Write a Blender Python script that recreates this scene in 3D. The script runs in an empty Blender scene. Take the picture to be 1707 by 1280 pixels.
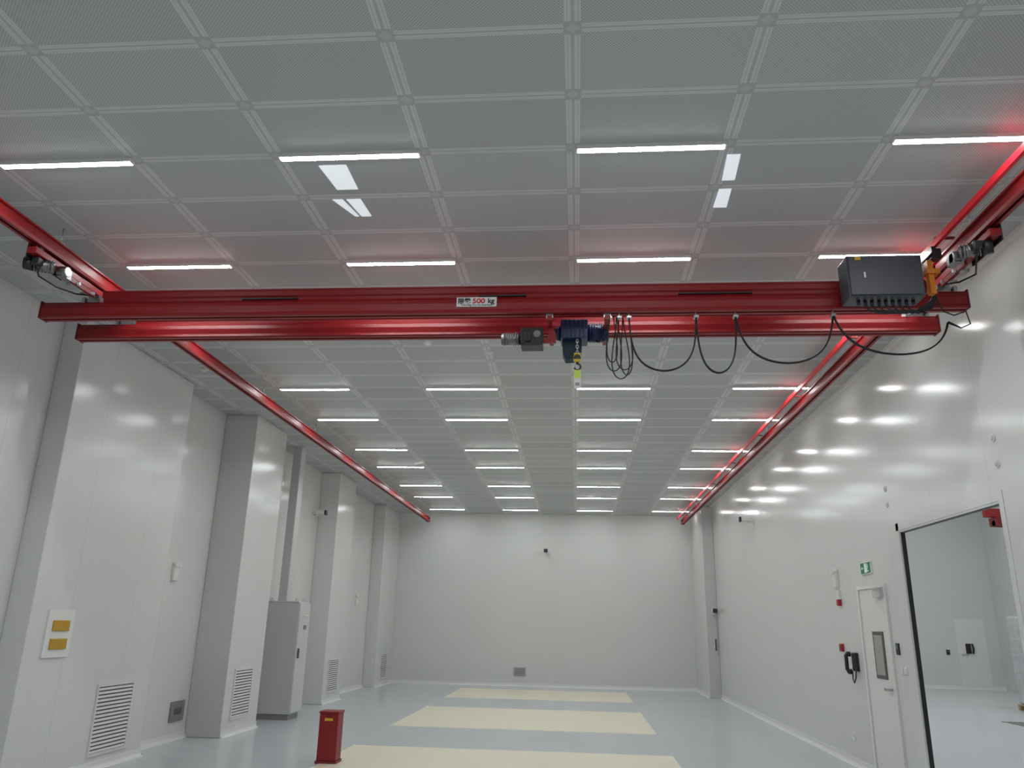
import bpy, bmesh, random
from math import *
from mathutils import Vector, Matrix
random.seed(4)
sc=bpy.context.scene
COL=sc.collection
sc.view_settings.view_transform='Standard'
sc.view_settings.look='None'
sc.view_settings.exposure=0.0

# ---------------------------------------------------------------- helpers
class M:
    def __init__(s,xf=None):
        s.bm=bmesh.new(); s.xf=xf or (lambda v:v)
    def v(s,x,y,z): return s.bm.verts.new(s.xf(Vector((x,y,z))))
    def box(s,x0,x1,y0,y1,z0,z1):
        V=[s.v(x,y,z) for x in(x0,x1) for y in(y0,y1) for z in(z0,z1)]
        for f in((0,1,3,2),(4,6,7,5),(0,4,5,1),(2,3,7,6),(0,2,6,4),(1,5,7,3)):
            s.bm.faces.new([V[i] for i in f])
        return s
    def hexa(s,P):
        V=[s.v(*p) for p in P]
        for f in((0,1,2,3),(4,7,6,5),(0,4,5,1),(1,5,6,2),(2,6,7,3),(3,7,4,0)):
            s.bm.faces.new([V[i] for i in f])
        return s
    def prism(s,prof,axis,a0,a1):
        def mk(a,p,q):
            return {'x':(a,p,q),'y':(p,a,q),'z':(p,q,a)}[axis]
        A=[s.v(*mk(a0,*p)) for p in prof];B=[s.v(*mk(a1,*p)) for p in prof]
        n=len(prof)
        for i in range(n):
            s.bm.faces.new([A[i],A[(i+1)%n],B[(i+1)%n],B[i]])
        s.bm.faces.new(A);s.bm.faces.new(B[::-1])
        return s
    def cyl(s,p0,p1,r,r2=None,n=20):
        p0=Vector(p0);p1=Vector(p1);r2=r if r2 is None else r2
        d=(p1-p0).normalized()
        a=d.orthogonal().normalized();b=d.cross(a)
        A=[];B=[]
        for i in range(n):
            t=2*pi*i/n;o=a*cos(t)+b*sin(t)
            A.append(s.v(*(p0+o*r)));B.append(s.v(*(p1+o*r2)))
        for i in range(n):
            f=s.bm.faces.new([A[i],A[(i+1)%n],B[(i+1)%n],B[i]]);f.smooth=True
        s.bm.faces.new(A[::-1]);s.bm.faces.new(B)
        return s
    def tube(s,pts,r,n=8,closed=False):
        pts=[Vector(p) for p in pts]
        N=len(pts);rings=[];up=None
        for i,p in enumerate(pts):
            if closed: t=(pts[(i+1)%N]-pts[i-1]).normalized()
            else: t=(pts[min(i+1,N-1)]-pts[max(i-1,0)]).normalized()
            if up is None: up=t.orthogonal().normalized()
            up=(up-t*up.dot(t))
            up=up.normalized() if up.length>1e-6 else t.orthogonal().normalized()
            b=t.cross(up)
            rings.append([s.v(*(p+(up*cos(2*pi*k/n)+b*sin(2*pi*k/n))*r)) for k in range(n)])
        for i in range(N if closed else N-1):
            A=rings[i];B=rings[(i+1)%N]
            for k in range(n):
                f=s.bm.faces.new([A[k],A[(k+1)%n],B[(k+1)%n],B[k]]);f.smooth=True
        if not closed:
            s.bm.faces.new(rings[0][::-1]);s.bm.faces.new(rings[-1])
        return s
    def dome(s,c,r,axis=(0,0,1),sq=1.0,n=16,m=6):
        c=Vector(c);d=Vector(axis).normalized();a=d.orthogonal().normalized();b=d.cross(a)
        rings=[]
        for j in range(m):
            t=(pi/2)*j/m
            rings.append([s.v(*(c+(a*cos(2*pi*k/n)+b*sin(2*pi*k/n))*r*cos(t)+d*r*sq*sin(t))) for k in range(n)])
        top=s.v(*(c+d*r*sq))
        for j in range(m-1):
            for k in range(n):
                f=s.bm.faces.new([rings[j][k],rings[j][(k+1)%n],rings[j+1][(k+1)%n],rings[j+1][k]]);f.smooth=True
        for k in range(n):
            f=s.bm.faces.new([rings[-1][k],rings[-1][(k+1)%n],top]);f.smooth=True
        s.bm.faces.new(rings[0][::-1])
        return s
    def obj(s,name,mat,parent=None,bevel=0,**kw):
        bmesh.ops.recalc_face_normals(s.bm,faces=s.bm.faces)
        me=bpy.data.meshes.new(name)
        vs=[v.co for v in s.bm.verts]
        mn=Vector([min(v[i] for v in vs) for i in range(3)]);mx=Vector([max(v[i] for v in vs) for i in range(3)])
        c=(mn+mx)/2; c.z=mn.z
        bmesh.ops.translate(s.bm,verts=s.bm.verts,vec=-c)
        s.bm.to_mesh(me);s.bm.free()
        o=bpy.data.objects.new(name,me);COL.objects.link(o)
        if mat: me.materials.append(mat)
        if parent:
            o.parent=parent;o.location=c-wloc(parent)
        else: o.location=c
        if bevel:
            b=o.modifiers.new('bevel','BEVEL');b.width=bevel;b.segments=2;b.limit_method='ANGLE'
        for k,v in kw.items(): o[k]=v
        return o
def wloc(o):
    l=Vector(o.location)
    while o.parent: o=o.parent;l+=Vector(o.location)
    return l
def thing(name,loc,label,category,group=None):
    o=bpy.data.objects.new(name,None);COL.objects.link(o);o.location=loc
    o.empty_display_size=.1
    o['label']=label;o['category']=category
    if group:o['group']=group
    return o
def copy_thing(src,dx,**kw):
    n=src.copy();COL.objects.link(n);n.location=Vector(src.location)+Vector(dx)
    for k,v in kw.items(): n[k]=v
    def rec(a,b):
        for c in a.children:
            d=c.copy();d.parent=b;COL.objects.link(d);rec(c,d)
    rec(src,n)
    return n
# wall frames: (u along wall, v up, w outwards)
SK=.004
def on_left(pl): return lambda v:Vector((pl+v.z-SK,v.x,v.y))
def on_right(pl): return lambda v:Vector((pl-v.z+SK,v.x,v.y))
def on_back(pl): return lambda v:Vector((v.x,pl-v.z+SK,v.y))

# ---------------------------------------------------------------- materials
def mat(name,col,rough=.5,metal=0,spec=.5,emit=None,es=0,coat=0,noise=0,nscale=8,bump=0):
    m=bpy.data.materials.new(name);m.use_nodes=True
    nt=m.node_tree;b=nt.nodes['Principled BSDF']
    b.inputs['Base Color'].default_value=(*col,1);b.inputs['Roughness'].default_value=rough
    b.inputs['Metallic'].default_value=metal;b.inputs['Specular IOR Level'].default_value=spec
    b.inputs['Coat Weight'].default_value=coat;b.inputs['Coat Roughness'].default_value=.2
    if emit: b.inputs['Emission Color'].default_value=(*emit,1);b.inputs['Emission Strength'].default_value=es
    if noise or bump:
        tc=nt.nodes.new('ShaderNodeTexCoord');n=nt.nodes.new('ShaderNodeTexNoise')
        n.inputs['Scale'].default_value=nscale;n.inputs['Detail'].default_value=4
        nt.links.new(tc.outputs['Object'],n.inputs['Vector'])
        if noise:
            mx=nt.nodes.new('ShaderNodeMix');mx.data_type='RGBA'
            mx.inputs['A'].default_value=(*[c*(1-noise) for c in col],1)
            mx.inputs['B'].default_value=(*[min(1,c*(1+noise)) for c in col],1)
            nt.links.new(n.outputs['Fac'],mx.inputs['Factor']);nt.links.new(mx.outputs['Result'],b.inputs['Base Color'])
        if bump:
            bp=nt.nodes.new('ShaderNodeBump');bp.inputs['Strength'].default_value=bump;bp.inputs['Distance'].default_value=.01
            nt.links.new(n.outputs['Fac'],bp.inputs['Height']);nt.links.new(bp.outputs['Normal'],b.inputs['Normal'])
    return m
class NT:
    def __init__(s,m): s.nt=m.node_tree
    def mth(s,op,a,b=None,c=None):
        n=s.nt.nodes.new('ShaderNodeMath');n.operation=op
        for i,x in enumerate((a,b,c)):
            if x is None: continue
            if isinstance(x,(int,float)): n.inputs[i].default_value=x
            else: s.nt.links.new(x,n.inputs[i])
        return n.outputs[0]
    def mix(s,f,a,b):
        n=s.nt.nodes.new('ShaderNodeMix');n.data_type='RGBA'
        for k,x in (('Factor',f),('A',a),('B',b)):
            if isinstance(x,(int,float)): n.inputs[k].default_value=x
            elif isinstance(x,tuple): n.inputs[k].default_value=(*x,1)
            else: s.nt.links.new(x,n.inputs[k])
        return n.outputs['Result']
    def pos(s):
        n=s.nt.nodes.new('ShaderNodeNewGeometry');x=s.nt.nodes.new('ShaderNodeSeparateXYZ')
        s.nt.links.new(n.outputs['Position'],x.inputs[0]);return x.outputs, n.outputs['Position']
TA,TB,TX0,TY0=1.030,.551,-.0132,3.449
def ceiling_mat():
    m=mat('perforated_ceiling',(.3,.3,.3),.45,0,.5)
    t=NT(m);b=m.node_tree.nodes['Principled BSDF']
    (x,y,z),P=t.pos()
    def line(c,o,p):
        u=t.mth('DIVIDE',t.mth('SUBTRACT',c,o),p)
        u=t.mth('ADD',u,.5);f=t.mth('SUBTRACT',u,t.mth('FLOOR',u))
        return t.mth('MULTIPLY',t.mth('ABSOLUTE',t.mth('SUBTRACT',f,.5)),p), t.mth('FLOOR',t.mth('SUBTRACT',u,.5))
    du,iu=line(x,TX0,TA);dv,iv=line(y,TY0,TB)
    cmb=m.node_tree.nodes.new('ShaderNodeCombineXYZ');m.node_tree.links.new(iu,cmb.inputs[0]);m.node_tree.links.new(iv,cmb.inputs[1])
    wn=m.node_tree.nodes.new('ShaderNodeTexWhiteNoise');wn.noise_dimensions='2D';m.node_tree.links.new(cmb.outputs[0],wn.inputs['Vector'])
    tone=t.mth('ADD',t.mth('MULTIPLY',wn.outputs['Value'],.10),.95)
    k=2*pi/.020
    s1=t.mth('SINE',t.mth('MULTIPLY',x,k));s2=t.mth('SINE',t.mth('MULTIPLY',y,k))
    hole=t.mth('GREATER_THAN',t.mth('MULTIPLY',s1,s2),.3)
    base=t.mix(hole,(.54,.56,.555),(.34,.35,.35))
    tn=m.node_tree.nodes.new('ShaderNodeVectorMath');tn.operation='SCALE'
    m.node_tree.links.new(base,tn.inputs[0]);m.node_tree.links.new(tone,tn.inputs['Scale'])
    d=t.mth('MINIMUM',t.mth('MULTIPLY',du,.75),dv)
    rib=t.mth('LESS_THAN',d,.033)
    c=t.mix(rib,tn.outputs[0],(.66,.67,.665))
    gap=t.mth('LESS_THAN',d,.007)
    c=t.mix(gap,c,(.50,.51,.51))
    e=t.mth('MULTIPLY',t.mth('GREATER_THAN',d,.020),t.mth('LESS_THAN',d,.023))
    c=t.mix(e,c,(.52,.52,.52))
    nd=t.mth('LESS_THAN',t.mth('MAXIMUM',du,dv),.05)
    c=t.mix(nd,c,(.48,.49,.49))
    nd2=t.mth('LESS_THAN',t.mth('ADD',du,dv),.04)
    c=t.mix(nd2,c,(.56,.57,.57))
    m.node_tree.links.new(c,b.inputs['Base Color'])
    return m
def wall_mat(name,axis,pitch,col=(.68,.685,.67),rough=.20,off=0):
    m=mat(name,col,rough,0,.38)
    t=NT(m);b=m.node_tree.nodes['Principled BSDF'];P3,P=t.pos()
    c=P3[axis];u=t.mth('DIVIDE',t.mth('SUBTRACT',c,off),pitch);f=t.mth('SUBTRACT',u,t.mth('FLOOR',u))
    l=t.mth('LESS_THAN',f,.006/pitch)
    n=m.node_tree.nodes.new('ShaderNodeTexNoise');n.inputs['Scale'].default_value=.6;n.inputs['Detail'].default_value=3
    m.node_tree.links.new(P,n.inputs['Vector'])
    a=t.mix(n.outputs['Fac'],tuple(q*.97 for q in col),tuple(q*1.03 for q in col))
    o=t.mix(l,a,tuple(q*.84 for q in col));m.node_tree.links.new(o,b.inputs['Base Color'])
    bp=m.node_tree.nodes.new('ShaderNodeBump');bp.inputs['Strength'].default_value=.05;bp.inputs['Distance'].default_value=.03
    n2=m.node_tree.nodes.new('ShaderNodeTexNoise');n2.inputs['Scale'].default_value=1.3;n2.inputs['Detail'].default_value=1
    m.node_tree.links.new(P,n2.inputs['Vector'])
    m.node_tree.links.new(n2.outputs['Fac'],bp.inputs['Height']);m.node_tree.links.new(bp.outputs['Normal'],b.inputs['Normal'])
    return m
MC=ceiling_mat()
MWY=wall_mat('white_wall_panel_side',1,1.15,rough=.17)
MWX=wall_mat('white_wall_panel_back',0,60,off=-30,rough=.35)
MFL=mat('grey_epoxy_floor',(.56,.58,.615),.2,0,.5,noise=.04,nscale=1.2)
MCR=mat('cream_floor_coating',(.86,.80,.63),.3,noise=.02,nscale=3)
MTRIM=mat('white_trim',(.76,.76,.74),.35)
MRED=mat('red_paint',(.25,.008,.012),.42,0,.45)
MRED2=mat('dark_red_paint',(.18,.006,.010),.45)
MSTEEL=mat('galvanised_steel',(.5,.51,.52),.35,.9,noise=.1,nscale=20)
MALU=mat('cast_aluminium',(.27,.27,.27),.4,1)
MBLK=mat('black_plastic',(.015,.015,.017),.4)
MRUB=mat('black_rubber',(.012,.012,.012),.55)
MBOX=mat('slate_grey_powder_coat',(.05,.055,.07),.42)
MBLUE=mat('dark_blue_enamel',(.010,.022,.08),.35)
MYEL=mat('yellow_paint',(.65,.42,.03),.4)
MORG=mat('orange_plastic',(.7,.22,.02),.4)
MTAG=mat('tag_lime',(.6,.75,.10),.5)
MWHT=mat('white_plastic',(.74,.74,.72),.4)
MGREY=mat('cabinet_grey',(.50,.50,.50),.4)
MGREYF=mat('cabinet_door_grey',(.60,.60,.595),.35)
MDG=mat('dark_grey',(.10,.10,.10),.5)
MMG=mat('mid_grey_metal',(.26,.26,.25),.45,.3)
MSLAT=mat('louver_white',(.68,.68,.66),.4)
MSHAD=mat('louver_shade',(.10,.10,.10),.7)  # dark sheet standing in for the shade behind the slats
MAMB=mat('amber_plastic',(.50,.29,.02),.15,0,.6)
MGRN=mat('sign_green',(.0,.13,.055),.4,emit=(.0,.5,.2),es=.05)
MSIGW=mat('sign_white',(.7,.8,.75),.4,emit=(.8,1,.9),es=.1)
MREDP=mat('red_plastic',(.38,.01,.02),.35)
MGLS=mat('window_glass',(.35,.36,.33),.1,0,.6)
MWRAP=mat('stretch_film',(.50,.52,.53),.22,0,.6,noise=.3,nscale=5,bump=1)
MWOOD=mat('pallet_wood',(.45,.33,.2),.7,noise=.2,nscale=6)
MLAMP=mat('tube_light',(1,1,1),.4,emit=(.96,1,.99),es=64)
MLAMP.cycles.emission_sampling='FRONT'
MPAN=mat('glow_patch',(.8,.85,.9),.4,emit=(.9,.96,1),es=.5)  # glow of light panels above the mesh, put on flush plates
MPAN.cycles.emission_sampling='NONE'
MCOND=mat('conductor_bar_red',(.75,.015,.03),.35)  # red raised to strengthen the glow beside the lights

# ---------------------------------------------------------------- room
H=4.69; XR=3.52; XL=-5.52; YB=22.8; Y0=-6.0
AX,AY,AH=13.3,27.0,6.6
M().box(XL-.2,AX+.2,Y0-.2,AY+.2,-.2,0).obj('floor',MFL,kind='structure')
M().box(XL-.2,XR+.05,Y0-.2,YB+.2,H,H+.15).obj('ceiling',MC,kind='structure')
M().box(XL-.2,XL,Y0,YB,0,H).obj('wall_left',MWY,kind='structure')
PIL=[(Y0,5.9,-5.2),(7.43,9.87,-5.26),(11.50,12.78,-5.0),(16.35,17.6,-5.10),(21.0,YB,-5.2)]
for (a,b,f) in PIL:
    M().box(XL,f,a,b,0,H).obj('wall_left',MWY,bevel=.01,kind='structure')
M().box(XL-.2,XR+.05,YB,YB+.2,0,H).obj('wall_back',MWX,kind='structure')
M().box(XL-.2,XR+.05,Y0-.2,Y0,0,H).obj('wall_front',MWX,kind='structure')
OY0,OY1,OZ=6.80,8.90,2.66
WT=.05
M().box(XR,XR+WT,Y0,OY0,0,H).box(XR,XR+WT,OY1,AY,0,H).box(XR,XR+WT,OY0,OY1,OZ,H).box(XR,XR+WT,Y0,AY,H,AH).obj('wall_right',MWY,kind='structure')
M().box(3.24,XR,20.7,YB,0,H).obj('wall_right',MWY,bevel=.01,kind='structure')
M().box(XR+WT,AX+.2,AY,AY+.2,0,AH).obj('wall_adjoining_back',MWX,kind='structure')
M().box(AX,AX+.2,2,AY,0,AH).obj('wall_adjoining_right',MWY,kind='structure')
M().box(XR+WT,AX+.2,1.8,2,0,AH).obj('wall_adjoining_front',MWX,kind='structure')
M().box(XR+WT,AX+.2,1.8,AY+.2,AH,AH+.15).obj('ceiling_adjoining',MTRIM,kind='structure')
def cove(o,s,a,b,axis):
    pr=[(o,0),(o+s*.05,0),(o+s*.022,.015),(o+s*.010,.04),(o+s*.008,.09),(o,.09)]
    return M().prism(pr,axis,a,b)
cove(XR,-1,8.98,9.42,'y').obj('baseboard_right',MTRIM,kind='structure')
cove(XR,-1,10.42,20.7,'y').obj('baseboard_right',MTRIM,kind='structure')
cove(3.24,-1,20.7,YB,'y').obj('baseboard_right',MTRIM,kind='structure')
M().prism([(YB,0),(YB-.05,0),(YB-.022,.015),(YB-.01,.04),(YB-.008,.09),(YB,.09)],'x',-5.2,3.24).obj('baseboard_back',MTRIM,kind='structure')
for (a,b,f) in PIL[1:]+[(9.87,11.5,XL),(12.78,13.65,XL),(14.3,16.35,XL),(17.6,21.0,XL)]:
    cove(f,1,a,b,'y').obj('baseboard_left',MTRIM,kind='structure')
M().prism([(AY,0),(AY-.05,0),(AY-.02,.02),(AY-.01,.1),(AY,.1)],'x',XR+WT,AX).obj('baseboard_adjoining',MTRIM,kind='structure')
M().box(XR-.05,XR,Y0,20.7,H-.05,H).obj('trim_1',MTRIM,kind='structure')
M().box(XL,XR,YB-.03,YB,H-.03,H).obj('trim_2',MTRIM,kind='structure')
for i,(a,b) in enumerate([(8.3,11.33),(13.5,16.75),(18.85,21.65)]):
    M().box(-3.03,1.25,a,b,0,.003).obj('floor_marking',MCR,kind='structure')

# ---------------------------------------------------------------- ceiling lights
def fixture(x0,y):
    t=thing('ceiling_light',(x0+.5,y,H-.03),'slim white linear batten light glowing under perforated ceiling','ceiling light','linear ceiling lights')
    a,b=x0+.02,x0+TA-.02
    M().box(a,b,y-.028,y-.024,H-.028,H).box(a,b,y+.024,y+.028,H-.028,H).box(a,a+.01,y-.024,y+.024,H-.028,H).box(b-.01,b,y-.024,y+.024,H-.028,H).obj('housing',MWHT,t)
    # shallow trapezoid lens standing slightly proud of the housing
    m=M();z0,z1=H-.024,H-.031
    A=[m.v(a+.01,y-.024,z0),m.v(a+.01,y+.024,z0),m.v(b-.01,y+.024,z0),m.v(b-.01,y-.024,z0)]
    B=[m.v(a+.014,y-.020,z1),m.v(a+.014,y+.020,z1),m.v(b-.014,y+.020,z1),m.v(b-.014,y-.020,z1)]
    m.bm.faces.new(B)
    for i in range(4): m.bm.faces.new([A[i],A[(i+1)%4],B[(i+1)%4],B[i]])
    o=m.obj('diffuser',MLAMP,t)
    if min(o.data.polygons,key=lambda p:p.center.z).normal.z>0: o.data.flip_normals()
    return t
lx=TX0-4*TA; ly=TY0+2*TB
F0=fixture(lx,ly)
for j in (-16,-12,-9,-6,-2,2,5,8,12,15,19,22,26,29,33):  # negative rows lie out of view; the rearmost are added to brighten pillar sides
    for i in (-4,-2,0,2):
        if (i,j)==(-4,2): continue
        copy_thing(F0,((i+4)*TA,(j-2)*TB,0))
for y in (7,11,15,19,23):  # unseen fixtures added to brighten the adjoining hall
    for x in (5.5,8.5,11.5):
        copy_thing(F0,(x-lx-1,y-ly,AH-H)).scale=(2,2,1)
def cpanel(P):  # glowing plate stands for lights showing through the mesh from above
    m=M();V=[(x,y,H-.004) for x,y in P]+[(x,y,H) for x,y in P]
    m.hexa(V).obj('ceiling_glow_patch',MPAN,label='small glowing plate standing for light panels above the perforated ceiling',category='ceiling panel',group='glow patches on the ceiling')
cpanel([(-1.82,4.68),(-1.62,4.68),(-1.62,5.0),(-1.78,5.0)])
cpanel([(-1.86,5.14),(-1.78,5.14),(-1.72,5.4),(-1.75,5.4)])
cpanel([(-1.75,5.14),(-1.64,5.14),(-1.62,5.4),(-1.70,5.4)])
cpanel([(1.03,4.68),(1.12,4.68),(1.14,5.0),(1.05,5.0)])
cpanel([(1.05,5.12),(1.14,5.12),(1.15,5.38),(1.05,5.38)])
# ---------------------------------------------------------------- runway rails
ZR=4.405
def runway(xc,label):
    t=thing('crane_runway_rail',(xc,8,ZR),label,'crane rail','crane runway rails')
    z=ZR
    pr=[(-.040,0),(-.012,0),(-.012,.008),(-.034,.012),(-.034,.055),(.034,.055),(.034,.012),(.012,.008),(.012,0),(.040,0),(.046,.025),(.044,.06),(.018,.075),(.014,.115),(.032,.122),(.032,.135),(-.032,.135),(-.032,.122),(-.014,.115),(-.018,.075),(-.044,.06),(-.046,.025)]
    M().prism([(xc+p,z+q) for p,q in pr],'y',Y0+.3,22.3).obj('rail_profile',MRED,t)
    M().box(xc-.05,xc+.05,22.3,22.33,z-.01,z+.12).obj('end_stop',MRED2,t)
    y=1.1
    while y<22.4:
        M().box(xc-.03,xc+.03,y-.02,y+.02,z+.135,z+.143).cyl((xc,y,z+.14),(xc,y,H),.005,n=10).obj('hanger_rod',MSTEEL,t)
        y+=2.2
    return t
XRL,XRR=-4.27,2.975
runway(XRL,'long red steel crane runway rail by the pillared wall')
rr=runway(XRR,'long red steel crane runway rail by the plain wall')
cbar=M().box(2.80,2.83,Y0+.3,22.2,4.51,4.56).obj('conductor_bar',MCOND,rr,label='bright red enclosed conductor bar')
y=1.3
while y<22:
    M().box(2.80,2.95,y,y+.03,4.56,4.572).obj('conductor_arm',MRED2,cbar);y+=2.2
# ---------------------------------------------------------------- bridge crane
Y1,Y2=6.07,6.60; ZB=4.105
cr=thing('bridge_crane',(-.8,6.3,ZB),'red double-girder overhead travelling crane with drive motors, hung from rails','overhead crane')
def girder(y):
    g=M()
    pr=[(-.05,0),(-.014,0),(-.014,.01),(-.04,.014),(-.04,.09),(.04,.09),(.04,.014),(.014,.01),(.014,0),(.05,0),(.058,.012),(.053,.032),(.053,.04),(.060,.085),(.052,.12),(.040,.132),(.030,.15),(-.030,.15),(-.040,.132),(-.052,.12),(-.060,.085),(-.053,.04),(-.053,.032),(-.058,.012)]
    g.prism([(y+p,ZB+q) for p,q in pr],'x',-4.72,3.13)
    o=g.obj('girder',MRED,cr)
    pr=[(-.03,0),(-.03,.025),(-.045,.038),(-.045,.08),(-.052,.084),(-.052,.095),(.052,.095),(.052,.084),(.045,.08),(.045,.038),(.03,.025),(.03,0)]
    M().prism([(y+p,ZB+.15+q) for p,q in pr],'x',-4.18,2.84).obj('reinforcement_profile',MRED,o)
    for x in (-4.735,3.13):
        M().box(x,x+.015,y-.062,y+.062,ZB-.005,ZB+.155).obj('end_cap',MRED2,o,bevel=.004)
    return o
girder(Y1);girder(Y2)
def endtruck(xc,s):
    e=M().box(xc-.04,xc+.04,5.2,6.8,4.32,4.375).obj('end_truck',MRED,cr,bevel=.006)
    for y in (Y1,Y2):
        M().box(xc-.05,xc+.05,y-.03,y+.03,4.25,4.32).cyl((xc-.07,y,4.285),(xc+.07,y,4.285),.012).box(xc-.1,xc-.07,y-.04,y+.04,4.25,4.30).box(xc+.07,xc+.1,y-.04,y+.04,4.25,4.30).obj('clevis_bracket',MSTEEL,e)
    for y in (5.3,6.35,6.7):
        M().cyl((xc-.032,y,4.43),(xc-.018,y,4.43),.022).cyl((xc+.018,y,4.43),(xc+.032,y,4.43),.022).box(xc-.009,xc+.009,y-.02,y+.02,4.36,4.44).obj('wheel',MSTEEL,e)
    M().box(xc+s*.05-.006,xc+s*.05+.006,5.22,5.66,4.29,4.42).obj('side_plate',MBLK,cr,bevel=.003)
    o_=-.16 if s>0 else .06
    g=M().cyl((xc+o_-.02,5.50,4.29),(xc+o_+.06,5.50,4.29),.045,n=24).box(xc+o_-.02,xc+o_+.04,5.47,5.58,4.24,4.33)
    g.obj('gearbox',MALU,cr,bevel=.006)
    cx=xc+(-.10 if s>0 else .0);yy=5.42;zz=4.28
    m=M();m.cyl((cx-s*.07,yy-.02,zz),(cx+s*.06,yy-.09,zz),.046,n=28)
    for k in range(6):
        a=-.062+k*.021;q=-.02-.07*(a+.07)/.13
        m.cyl((cx+s*a,yy+q,zz),(cx+s*(a+.006),yy+q-.003,zz),.056,n=28)
    m.obj('drive_motor',MALU,cr)
    M().cyl((cx+s*.06,yy-.09,zz),(cx+s*.12,yy-.12,zz),.056,.050,n=28).obj('fan_cover',MBLK,cr)
    M().box(cx-.03,cx+.03,yy-.16,yy-.10,zz-.03,zz+.03).obj('terminal_box',MBLK,cr,bevel=.005)
    M().box(xc-s*.03-.01,xc-s*.03+.01,5.60,6.0,4.28,4.32).obj('drive_bracket',MRED2,cr)
    for y in (5.75,5.95):
        M().cyl((xc-.06,y,4.30),(xc+.06,y,4.30),.014,n=14).obj('bracket_bolt',MSTEEL,cr)
    M().tube([(cx,yy-.14,zz-.02),(cx+s*.02,5.36,4.19),(xc+s*.03,5.6,4.20),(xc+s*.03,5.85,4.25),(xc,6.02,4.31)],.007).obj('motor_cable',MRUB,cr)
endtruck(XRL,-1);endtruck(XRR,1)
cb=M().box(2.13,2.70,5.76,5.97,4.10,4.45).obj('control_box',MBOX,cr,bevel=.008,label='slate grey electrical control box')
M().box(2.14,2.69,5.748,5.76,4.11,4.44).obj('box_door',MBOX,cb,bevel=.004)
M().box(2.245,2.260,5.738,5.748,4.25,4.30).obj('door_lock',MWHT,cb,bevel=.004)
M().box(2.19,2.235,5.742,5.748,4.405,4.43).obj('warning_sticker',MYEL,cb)
m=M()
for i in range(9): m.cyl((2.22+i*.052,5.85,4.06),(2.22+i*.052,5.85,4.10),.014,n=12)
m.obj('cable_gland',MBLK,cb)
M().box(2.2,2.65,5.97,6.03,4.2,4.24).box(2.2,2.65,5.97,6.03,4.35,4.39).obj('mounting_strut',MSTEEL,cb)
m=M()
for i in range(7):
    x=2.27+i*.052
    m.tube([(x,5.85,4.06),(x+.03,5.86,4.02),(x+.15,5.87,4.0),(2.68,5.87,4.01+i*.004),(2.78,5.88,4.04+i*.01),(2.83,5.9,4.12+i*.01),(2.84,5.93,4.3),(2.86,5.9,4.42)],.008)
m.obj('cable_bundle',MRUB,cr)
M().box(2.76,2.80,5.80,5.86,4.14,4.42).box(2.74,2.84,5.78,5.86,4.30,4.34).obj('current_collector_arm',MORG,cr)
M().box(2.78,2.86,5.76,5.84,4.42,4.50).box(2.76,2.79,5.7,5.9,4.44,4.49).obj('current_collector',MBLK,cr)
for x,l in ((-2.9,.5),(-.82,.4),(.85,.6)):
    M().box(x,x+l,Y1-.049,Y1-.028,ZB+.151,ZB+.163).obj('joint_slot',MBLK,cr)
LX=-.04
pl=M().box(-.965+LX,-.625+LX,Y1-.068,Y1-.056,ZB+.05,ZB+.135).obj('load_plate',MWHT,cr,label='white load limit plate with black and red lettering')
def text(body,size,loc,m_,parent,rot=(pi/2,0,0),name='lettering',bold=0.0,sx=1):
    cu=bpy.data.curves.new(name,'FONT');cu.body=body;cu.size=size;cu.offset=bold;cu.extrude=.0008
    o=bpy.data.objects.new('tmp',cu);COL.objects.link(o)
    dg=bpy.context.evaluated_depsgraph_get();me=bpy.data.meshes.new_from_object(o.evaluated_get(dg))
    bpy.data.objects.remove(o)
    me.materials.clear();me.materials.append(m_)
    n=bpy.data.objects.new(name,me);COL.objects.link(n);n.parent=parent;n.rotation_euler=rot;n.scale=(sx,1,1)
    n.location=Vector(loc)-wloc(parent);return n
MK=mat('black_ink',(.01,.01,.01),.5);MRI=mat('red_ink',(.6,.01,.02),.5)
text('限载',.055,(-.955+LX,Y1-.0695,ZB+.080),MK,pl,bold=.0015)
text('500',.062,(-.83+LX,Y1-.0695,ZB+.080),MRI,pl,bold=.0015,sx=1.15)
text('kg',.062,(-.70+LX,Y1-.0695,ZB+.080),MK,pl,bold=.0015)
text('Warning: Do not overload.',.024,(-.925+LX,Y1-.0695,ZB+.057),MK,pl,sx=1.0)
# festoon cable, part of the crane
m=M()
def loop(x0,x1,sag,y,k=.8,z0=4.07,z1=4.07):
    pts=[]
    for i in range(29):
        t=i/28
        x=x0+(x1-x0)*(t-k*sin(2*pi*t)/(2*pi))
        pts.append((x,y,z0+(z1-z0)*t-sag*sin(pi*t)**.8))
    return pts
for dy in (-.009,.009):
    m.tube(loop(.44,.99,.47,Y1+dy),.006)
    m.tube(loop(.99,1.31,.49,Y1+dy),.006)
    m.tube(loop(1.31,2.09,.41,Y1+dy,.6),.006)
    m.tube(loop(2.09,2.98,.31,Y1+dy,.5,4.08,4.0),.006)
    m.tube([(2.98,Y1+dy,4.0),(3.05,Y1-.05,3.93),(3.12,Y1-.06,3.96),(3.10,Y1-.06,4.07),(3.0,Y1-.07,4.03),(2.92,Y1-.08,4.06),(2.88,Y1-.08,4.18),(2.87,Y1-.1,4.35)],.006)
for i,(a,b,s_,dy) in enumerate([(.28,.31,.40,-.04),(.28,.34,.47,-.02),(.34,.39,.53,0),(.39,.44,.49,.02),(.36,.44,.44,.04)]):
    pts=[]
    for k in range(33):
        t=k/32;w=.035+.012*(i%3)
        pts.append((a+(b-a)*t-w*sin(2*pi*t),Y1+dy+.02*sin(pi*t),4.07-s_*sin(pi*t)**.75))
    m.tube(pts,.005)
fc=m.obj('festoon_cable',MRUB,cr,label='black flat festoon cable hanging in loops')
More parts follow.
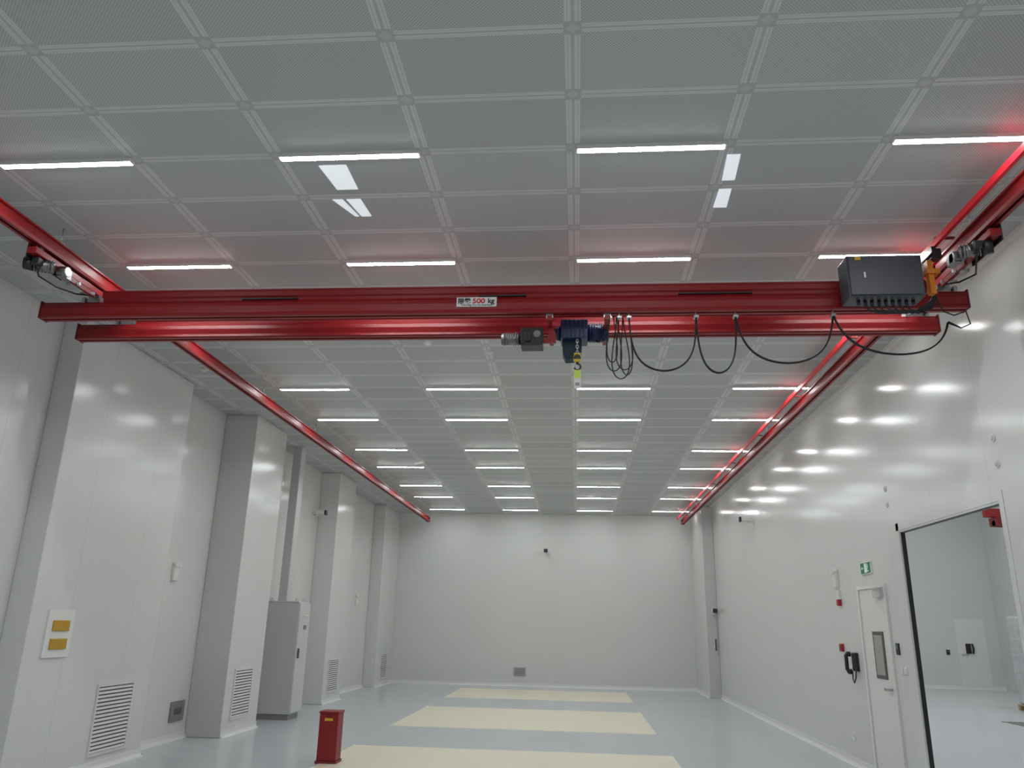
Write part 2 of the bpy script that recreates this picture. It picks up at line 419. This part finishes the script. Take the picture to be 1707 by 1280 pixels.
for x in (.28,.36,.44,.99,1.31,2.09):
    M().box(x-.02,x+.02,Y1-.03,Y1+.03,4.055,4.075).box(x-.006,x+.006,Y1-.008,Y1+.008,4.075,4.13).obj('cable_slider',MSTEEL,fc,bevel=.003)

# ---------------------------------------------------------------- hoist
h=thing('electric_chain_hoist',(0,6.33,3.5),'dark blue electric chain hoist with yellow hook block under red girders','chain hoist')
M().box(-.24,-.20,Y1-.05,Y2+.05,4.035,4.075).box(.24,.28,Y1-.05,Y2+.05,4.035,4.075).box(-.24,.28,6.28,6.38,4.04,4.07).obj('trolley_frame',MRED,h,bevel=.003)
for x in (-.22,.26):
    for y in (Y1,Y2):
        M().box(x-.03,x+.03,y-.010,y+.010,4.07,4.14).cyl((x-.02,y-.033,4.145),(x-.02,y+.033,4.145),.018,n=14).cyl((x+.02,y-.033,4.145),(x+.02,y+.033,4.145),.018,n=14).obj('trolley_wheel',MSTEEL,h)
M().prism([(-.24,4.04),(-.20,4.04),(-.17,3.98),(-.17,3.90),(-.28,3.90),(-.28,3.93),(-.24,3.95)],'y',6.20,6.23).obj('motor_bracket',MRED,h)
m=M();m.box(-.13,.10,6.22,6.44,3.95,4.12)
for k in range(6): m.box(-.12+k*.036,-.105+k*.036,6.205,6.22,3.96,4.11)
m.obj('hoist_body',MBLUE,h,bevel=.012)
m=M().cyl((.10,6.33,4.03),(.26,6.33,4.03),.075,n=28)
for k in range(7): m.cyl((.12+k*.02,6.33,4.03),(.127+k*.02,6.33,4.03),.085,n=28)
m.obj('hoist_motor',MBLUE,h)
M().cyl((-.13,6.33,4.03),(-.20,6.33,4.03),.07,.05,n=24).obj('hoist_end_cover',MBLUE,h)
M().cyl((.26,6.33,4.03),(.28,6.33,4.03),.075,n=24).obj('cover_plate',MBLUE,h)
M().tube([(.28,Y1+.03,4.07),(.26,6.2,4.0),(.20,6.3,3.94),(.15,6.33,3.96)],.007).obj('supply_cable',MRUB,h)
M().prism([(-.12,3.96),(.045,3.96),(.05,3.90),(.03,3.80),(-.09,3.79),(-.115,3.84)],'y',6.30,6.44).obj('chain_container',mat('navy_canvas',(.012,.03,.05),.7),h,bevel=.01)
m=M().cyl((-.64,6.26,3.955),(-.47,6.26,3.955),.050,n=24)
for k in range(7): m.cyl((-.62+k*.02,6.26,3.955),(-.613+k*.02,6.26,3.955),.058,n=24)
m.obj('trolley_motor',MALU,h)
M().box(-.47,-.28,6.17,6.34,3.87,4.03).box(-.44,-.38,6.15,6.17,3.9,3.99).obj('trolley_gearbox',MBLK,h,bevel=.008)
M().cyl((-.33,6.165,3.97),(-.33,6.17,3.97),.03,n=20).cyl((-.33,6.155,3.97),(-.33,6.165,3.97),.015,n=16).obj('gearbox_knob',MMG,h)
m=M();z=3.96;i=0
while z>3.80:
    pts=[]
    for k in range(12):
        a=2*pi*k/12;px=.010*cos(a);pz=.018*sin(a)
        pts.append((.01+(px if i%2 else 0),6.26+(0 if i%2 else px),z+pz))
    m.tube(pts,.004,6,True);z-=.026;i+=1
m.obj('chain',MSTEEL,h)
M().cyl((.01,6.235,3.775),(.01,6.285,3.775),.034,n=24).box(-.018,.038,6.235,6.285,3.775,3.82).obj('hook_block',MYEL,h,bevel=.004)
M().box(-.022,.042,6.230,6.290,3.765,3.780).cyl((.01,6.228,3.79),(.01,6.292,3.79),.014,n=16).obj('block_band',MBLK,h)
pts=[]
for k in range(15):
    a=radians(100-k*19);pts.append((.012+.026*cos(a),6.26,3.70+.028*sin(a)))
M().cyl((.01,6.26,3.725),(.01,6.26,3.76),.012,n=12).tube(pts,.008,8).obj('hook',MBLK,h)
tg=M().box(-.018,.040,6.256,6.260,3.51,3.68).obj('tag',MWHT,h,label='white and lime inspection tag')
M().box(-.016,.038,6.253,6.256,3.60,3.675).obj('tag_panel',MTAG,tg)
M().box(-.008,.028,6.2535,6.2558,3.535,3.56).obj('tag_print',MMG,tg)

# ---------------------------------------------------------------- fire box on floor
FX,FY=-.11,-.06
t=thing('fire_extinguisher_box',(-2.84+FX,10.0+FY,0),'tall red metal fire extinguisher box standing on the floor','fire box')
M().prism([(-2.955+FX,9.88+FY),(-2.725+FX,9.88+FY),(-2.725+FX,10.10+FY),(-2.955+FX,10.10+FY)],'z',0.03,.545).obj('body',MRED,t,bevel=.006)
M().box(-2.968+FX,-2.712+FX,9.867+FY,10.113+FY,0,.03).obj('base',MRED2,t,bevel=.004)
M().box(-2.962+FX,-2.718+FX,9.873+FY,10.107+FY,.545,.57).obj('lid',MRED,t,bevel=.006)
M().box(-2.89+FX,-2.79+FX,9.877+FY,9.88+FY,.465,.495).obj('label_plate',MYEL,t)
M().box(-2.87+FX,-2.81+FX,9.862+FY,9.88+FY,.52,.53).obj('handle',MRED2,t)

# ---------------------------------------------------------------- left wall items
def vent(xf,u0,u1,v0,v1,n,label='white louvred return air grille set low in a wall pillar'):
    c=xf(Vector(((u0+u1)/2,v0,0)))
    t=thing('air_vent',c,label,'air vent','white wall air grilles')
    f=.03
    M(xf).box(u0,u1,v0,v0+f,0,.02).box(u0,u1,v1-f,v1,0,.02).box(u0,u0+f,v0+f,v1-f,0,.02).box(u1-f,u1,v0+f,v1-f,0,.02).obj('frame',MSLAT,t)
    M(xf).box(u0+f,u1-f,v0+f,v1-f,0,.005).obj('backing',MSHAD,t)
    m=M(xf);hh=(v1-v0-2*f)/n
    for i in range(n):
        z=v0+f+i*hh
        m.hexa([(u0+f,z+.05*hh,.018),(u1-f,z+.05*hh,.018),(u1-f,z+.5*hh,.006),(u0+f,z+.5*hh,.006),
                (u0+f,z+.25*hh,.02),(u1-f,z+.25*hh,.02),(u1-f,z+.7*hh,.008),(u0+f,z+.7*hh,.008)])
    m.obj('louvers',MSLAT,t)
vent(on_left(-5.26),8.75,9.5,.14,.88,17)
vent(on_left(-5.0),11.75,12.42,.20,.90,16)
vent(on_left(-5.10),16.6,17.3,.18,.85,15)
vent(on_left(-5.2),21.5,22.2,.16,.80,14)
xf=on_left(-5.26)
t=thing('distribution_box',xf(Vector((7.9,1.3,0))),'white wall distribution box with two amber covers','electrical box')
M(xf).box(7.68,8.10,1.19,1.65,0,.024).obj('cover',MWHT,t,bevel=.004)
M(xf).box(7.76,8.02,1.445,1.55,.024,.04).obj('amber_window',MAMB,t,bevel=.005)
M(xf).box(7.76,8.02,1.27,1.375,.024,.04).obj('amber_window',MAMB,t,bevel=.005)
t=thing('electrical_cabinet',(-5.1,14.0,0),'tall grey metal electrical cabinet on plinth between wall pillars','cabinet')
CX=XL+.004
C0,C1=13.7,14.26
M().box(CX,-4.84,C0+.03,C1-.03,0,.09).obj('plinth',MMG,t)
M().box(CX,-4.81,C0,C1,.09,1.90).obj('body',MGREY,t,bevel=.008)
M().box(CX,-4.82,C0-.01,C1+.01,1.90,1.92).obj('roof_plate',MGREYF,t)
d=M().box(-4.81,-4.79,C0+.01,C1-.01,.11,1.89).obj('door',MGREYF,t,bevel=.004)
M().box(-4.79,-4.76,C0+.06,C0+.09,.98,1.14).obj('handle',MDG,d)
M().box(-4.79,-4.785,C0+.25,C0+.40,1.45,1.52).obj('name_plate',MMG,d)
for k in range(3): M().cyl((-4.79,C0+.2+k*.1,1.68),(-4.77,C0+.2+k*.1,1.68),.018,n=12).obj('indicator',MWHT,d)
for (x,y) in ((-5.35,C0+.1),(-4.9,C0+.1),(-4.9,C1-.1)):
    M().tube([(x+.025*cos(a),y,1.94+.025*sin(a)) for a in [2*pi*k/10 for k in range(10)]],.006,6,True).obj('lifting_eye',MSTEEL,t)
t=thing('cable_duct',(-5.14,14.0,1.93),'tall grey vertical cable duct rising from cabinet to ceiling','cable duct')
M().box(-5.24,-5.10,C0+.1,C0+.33,1.925,H).obj('duct_body',MGREY,t,bevel=.004)
M().box(-5.10,-5.085,C0+.1,C0+.33,1.925,H).obj('duct_cover',MGREYF,t,bevel=.003)

def emergency(xf,u,v,label):
    t=thing('emergency_light',xf(Vector((u,v,0))),label,'emergency light')
    M(xf).box(u-.06,u+.06,v,v+.2,0,.05).obj('housing',MWHT,t,bevel=.012)
    M(xf).cyl((u-.035,v+.21,.0),(u-.035,v+.21,.07),.03,n=16).cyl((u+.035,v+.21,.0),(u+.035,v+.21,.07),.03,n=16).obj('lamp_head',MWHT,t)
    return t
emergency(on_left(XL),10.55,2.08,'white twin-head emergency light on the recessed wall')
emergency(on_left(XL),19.8,2.0,'white twin-head emergency light on the recessed wall')
xf=on_left(XL)
t=thing('grey_junction_plate',xf(Vector((11.2,.25,0))),'square grey metal cover plate low on wall','cover plate')
M(xf).box(10.98,11.36,.24,.50,0,.03).obj('cover',MMG,t,bevel=.006)
M(xf).box(11.07,11.27,.33,.41,.03,.036).obj('inner_cover',MDG,t)

def cctv(xf,u,v,label):
    t=thing('security_camera',xf(Vector((u,v,0))),label,'security camera')
    M(xf).cyl((u,v,0),(u,v,.03),.05,n=16).cyl((u,v,.03),(u,v,.14),.018,n=12).obj('mount',MWHT,t)
    M(xf).box(u-.05,u+.05,v+.01,v+.1,.08,.26).obj('housing',MWHT,t,bevel=.015)
    M(xf).box(u-.055,u+.055,v+.0,v+.10,.26,.30).obj('lens_hood',MBLK,t,bevel=.01)
cctv(on_back(YB),-.88,3.60,'white wall security camera with black lens on the end wall')
cctv(on_right(XR),15.9,3.66,'white wall security camera with black lens high on wall')
cctv(on_left(XL),16.0,3.72,'white wall security camera high on the recessed wall')
xf=on_back(YB)
t=thing('wall_vent_cover',xf(Vector((-1.58,.3,0))),'small grey metal wall vent cover near floor','vent cover')
M(xf).box(-1.75,-1.41,.26,.50,0,.03).obj('frame',MGREY,t,bevel=.005)
m=M(xf)
for k in range(5): m.box(-1.72,-1.44,.285+k*.04,.305+k*.04,.03,.038)
m.obj('slats',MMG,t)

# ---------------------------------------------------------------- right wall items
xf=on_right(XR)
M(xf).box(10.34,10.38,0,2.15,0,.03).box(9.46,9.50,0,2.15,0,.03).box(9.50,10.34,2.11,2.15,0,.03).obj('trim_3',MTRIM,kind='structure')
d=M(xf).box(9.505,10.335,.01,2.105,.0,.012).obj('door_1',MTRIM,bevel=.003,kind='structure')
M(xf).box(9.69,10.02,1.10,1.62,.012,.022).obj('window_frame',MDG,d)
M(xf).box(9.73,9.98,1.14,1.58,.02,.025).obj('window_pane',MGLS,d)
M(xf).cyl((9.60,1.0,.012),(9.60,1.0,.06),.012,n=12).box(9.58,9.72,.985,1.01,.05,.065).obj('handle',MSTEEL,d)
M(xf).box(9.55,9.78,2.0,2.06,.012,.06).box(9.56,9.60,2.06,2.10,.03,.12).obj('door_closer',MGREYF,d)
M(xf).box(8.91,8.98,0,2.76,0,.010).box(6.72,8.98,2.68,2.76,0,.010).box(6.72,6.79,0,2.68,0,.010).obj('trim_4',MWY,kind='structure')
M().box(3.53,XR+WT,8.885,8.90,0,2.66).obj('trim_5',MRUB,kind='structure')
M().box(3.54,XR+WT,6.8,8.885,2.652,2.66).obj('trim_header_shadow',MDG,kind='structure')  # dark strip painting the thin shadow line under the opening's header
t=thing('wall_telephone',xf(Vector((10.75,1.05,0))),'black corded telephone mounted on wall','telephone')
M(xf).box(10.63,10.77,1.14,1.36,0,.05).obj('base',MBLK,t,bevel=.01)
M(xf).tube([(10.80,1.35,.08),(10.81,1.32,.10),(10.81,1.16,.10),(10.80,1.12,.08)],.024,10).cyl((10.80,1.34,.05),(10.80,1.34,.09),.032,n=14).cyl((10.80,1.13,.05),(10.80,1.13,.09),.032,n=14).obj('handset',MBLK,t)
M(xf).tube([(10.77,1.14,.05),(10.75,1.04,.06),(10.71,1.0,.06),(10.67,1.06,.05),(10.67,1.14,.04)],.008,8).obj('cord',MRUB,t)
t=thing('manual_call_point',xf(Vector((11.2,1.38,0))),'small red fire alarm call point on wall','fire alarm')
M(xf).box(11.15,11.25,1.36,1.46,0,.04).obj('housing',MREDP,t,bevel=.006)
M(xf).box(11.175,11.225,1.385,1.435,.04,.043).obj('button_plate',MDG,t)
t=thing('exit_sign',xf(Vector((10.0,2.3,0))),'green illuminated emergency exit sign with running figure and arrow','exit sign')
M(xf).box(9.82,10.17,2.28,2.43,0,.025).obj('housing',MWHT,t,bevel=.004)
M(xf).box(9.835,10.155,2.292,2.418,.025,.027).obj('sign_face',MGRN,t)
g=M(xf)
g.box(9.96,10.03,2.30,2.41,.027,.028);
g.cyl((9.925,2.398,.027),(9.925,2.398,.029),.01,n=10)
g.hexa([(9.91,2.35,.027),(9.94,2.35,.027),(9.94,2.385,.027),(9.91,2.385,.027),(9.91,2.35,.029),(9.94,2.35,.029),(9.94,2.385,.029),(9.91,2.385,.029)])
g.box(9.89,9.915,2.31,2.325,.027,.029).box(9.93,9.955,2.305,2.35,.027,.029).box(10.06,10.13,2.35,2.362,.027,.029)
g.prism([(10.10,2.335),(10.13,2.356),(10.10,2.377)],'z',.027,.029)
g.obj('pictogram',MSIGW,t)
emergency(xf,11.15,2.18,'white twin-head emergency light on plain wall')
t=thing('fire_sounder',xf(Vector((11.1,1.95,0))),'small white and red fire alarm sounder on wall','fire alarm')
M(xf).box(11.05,11.17,2.02,2.14,0,.05).obj('housing',MWHT,t,bevel=.01)
M(xf).box(11.07,11.15,1.94,2.02,0,.05).obj('strobe',MREDP,t,bevel=.008)
t=thing('access_keypad',xf(Vector((9.3,1.38,0))),'dark green and black access control keypad on wall','keypad')
M(xf).box(9.28,9.36,1.38,1.50,0,.02).obj('body',MBLK,t,bevel=.004)
M(xf).box(9.295,9.345,1.44,1.485,.02,.022).obj('screen',mat('lcd_green',(.03,.16,.09),.3),t)
for (u,v) in ((9.17,1.22),(9.27,1.22)):
    t=thing('light_switch',xf(Vector((u,v,0))),'white plastic light switch plate on wall','light switch','light switches')
    M(xf).box(u-.04,u+.04,v-.04,v+.04,0,.012).obj('plate',MWHT,t,bevel=.003)
    M(xf).box(u-.025,u+.025,v-.028,v+.028,.012,.018).obj('rocker',MTRIM,t,bevel=.002)
t=thing('wall_socket',xf(Vector((11.1,.34,0))),'white plastic power socket low on wall','socket')
M(xf).box(11.05,11.15,.29,.39,0,.012).obj('plate',MWHT,t,bevel=.003)
M(xf).box(11.085,11.09,.34,.36,.012,.013).box(11.11,11.115,.34,.36,.012,.013).obj('slots',MDG,t)
for (u,v) in ((6.72,3.2),(6.72,2.98),(9.15,3.18),(9.15,3.0)):
    t=thing('round_sensor',xf(Vector((u,v,0))),'small round white sensor disc on wall','sensor','round wall sensors')
    M(xf).cyl((u,v,0),(u,v,.015),.035,n=24).obj('base_ring',MWHT,t)
    M(xf).dome((u,v,.015),.024,(0,0,1),.4).obj('cap',MGREYF,t)
xb=on_back(20.7)
t=thing('control_panel',xb(Vector((3.44,1.0,0))),'small grey door control panel on column','control panel')
M(xb).box(3.40,3.48,1.0,1.65,0,.03).obj('housing',MGREYF,t,bevel=.004)
M(xb).box(3.42,3.46,1.10,1.38,.03,.035).obj('button_strip',MDG,t)
cctv(xb,3.42,2.0,'small white security camera on column')
for (x,y) in ((-1.02,8.6),(-1.7,8.3),(-4.8,9.2)):
    t=thing('smoke_detector',(x,y,H-.04),'small round white smoke detector on ceiling','smoke detector','ceiling smoke detectors')
    M().cyl((x,y,H-.015),(x,y,H),.05,n=24).obj('base_ring',MWHT,t)
    M().dome((x,y,H-.015),.038,(0,0,-1),.7).obj('sensor_head',MWHT,t)

# ---------------------------------------------------------------- adjoining hall
PX=.70
t=thing('wrapped_pallet',(9.9+PX,19.4,0),'tall pallet load wrapped in clear stretch film','pallet load')
m=M()
for k in range(3): m.box(9.32+PX,10.42+PX,18.85+k*.5,18.95+k*.5,0,.1)
for k in range(6): m.box(9.32+k*.2+PX,9.42+k*.2+PX,18.85,19.95,.1,.125)
m.obj('pallet',MWOOD,t)
m=M()
m.box(9.34+PX,10.4+PX,18.87,19.93,.13,2.05)
m.obj('wrapped_carton_stack',MWRAP,t,bevel=.05)
m=M()
for k in range(5): m.box(9.335+PX,10.405+PX,18.865,19.935,.45+k*.36,.46+k*.36)
m.obj('film_fold',MGREYF,t)
t=thing('crane_beam',(10.3,19.5,4.3),'red crane beam with trolley hung in the adjoining hall','crane beam')
M().box(9.7,12.9,19.4,19.55,4.3,4.5).obj('beam',MRED,t,bevel=.01)
M().box(9.9,10.3,19.3,19.7,4.1,4.3).cyl((9.9,19.5,4.15),(10.3,19.5,4.15),.08).obj('trolley',MRED2,t)
for x in (10.2,12): M().cyl((x,19.5,4.5),(x,19.5,AH),.03).obj('hanger_rod',MSTEEL,t)
m=M()
for k in range(12): m.box(8.3+k*.1,8.34+k*.1,16.3,17.1,0,.012)
m.box(8.25,9.5,16.25,16.3,0,.012).box(8.25,9.5,17.1,17.15,0,.012)
m.obj('floor_grating',MMG,label='dark metal drain grating set in floor of adjoining hall',category='floor grating')
xw=on_back(AY)
d=M(xw).box(12.0,12.9,0,2.1,0,.02).obj('door_2',MTRIM,kind='structure')
M(xw).box(12.1,12.3,1.0,1.03,.02,.06).obj('handle',MSTEEL,d)
t=thing('wall_telephone',xw(Vector((11.8,1.0,0))),'black corded telephone on adjoining hall wall','telephone')
M(xw).box(12.25,12.40,1.05,1.35,0,.06).obj('base',MBLK,t,bevel=.01)
M(xw).tube([(12.43,1.35,.08),(12.45,1.2,.1),(12.43,1.05,.08)],.03).obj('handset',MBLK,t)
t=thing('access_keypad',xw(Vector((11.7,1.0,0))),'dark keypad on adjoining hall wall','keypad')
M(xw).box(11.65,11.75,1.0,1.15,0,.03).obj('body',MBLK,t);M(xw).box(11.67,11.73,1.08,1.13,.03,.033).obj('screen',MDG,t)

# ---------------------------------------------------------------- world + camera
w=bpy.data.worlds.new('world');sc.world=w;w.use_nodes=True
w.node_tree.nodes['Background'].inputs[0].default_value=(.8,.85,.9,1);w.node_tree.nodes['Background'].inputs[1].default_value=.05
f,p,s,r=1294.34738,0.30108,0.08633,0.02233
Fv=Vector((-sin(s)*cos(p),cos(s)*cos(p),sin(p)));Rv=Vector((cos(s),sin(s),0));Uv=Rv.cross(Fv)
R2=Rv*cos(r)+Uv*sin(r);U2=-Rv*sin(r)+Uv*cos(r)
cd=bpy.data.cameras.new('camera');co=bpy.data.objects.new('camera',cd);COL.objects.link(co)
mt=Matrix((R2,U2,-Fv)).transposed().to_4x4();mt.translation=Vector((0,0,1.6));co.matrix_world=mt
cd.sensor_fit='HORIZONTAL';cd.sensor_width=36;cd.lens=f/1707*36;cd.clip_start=.05;cd.clip_end=200
sc.camera=co
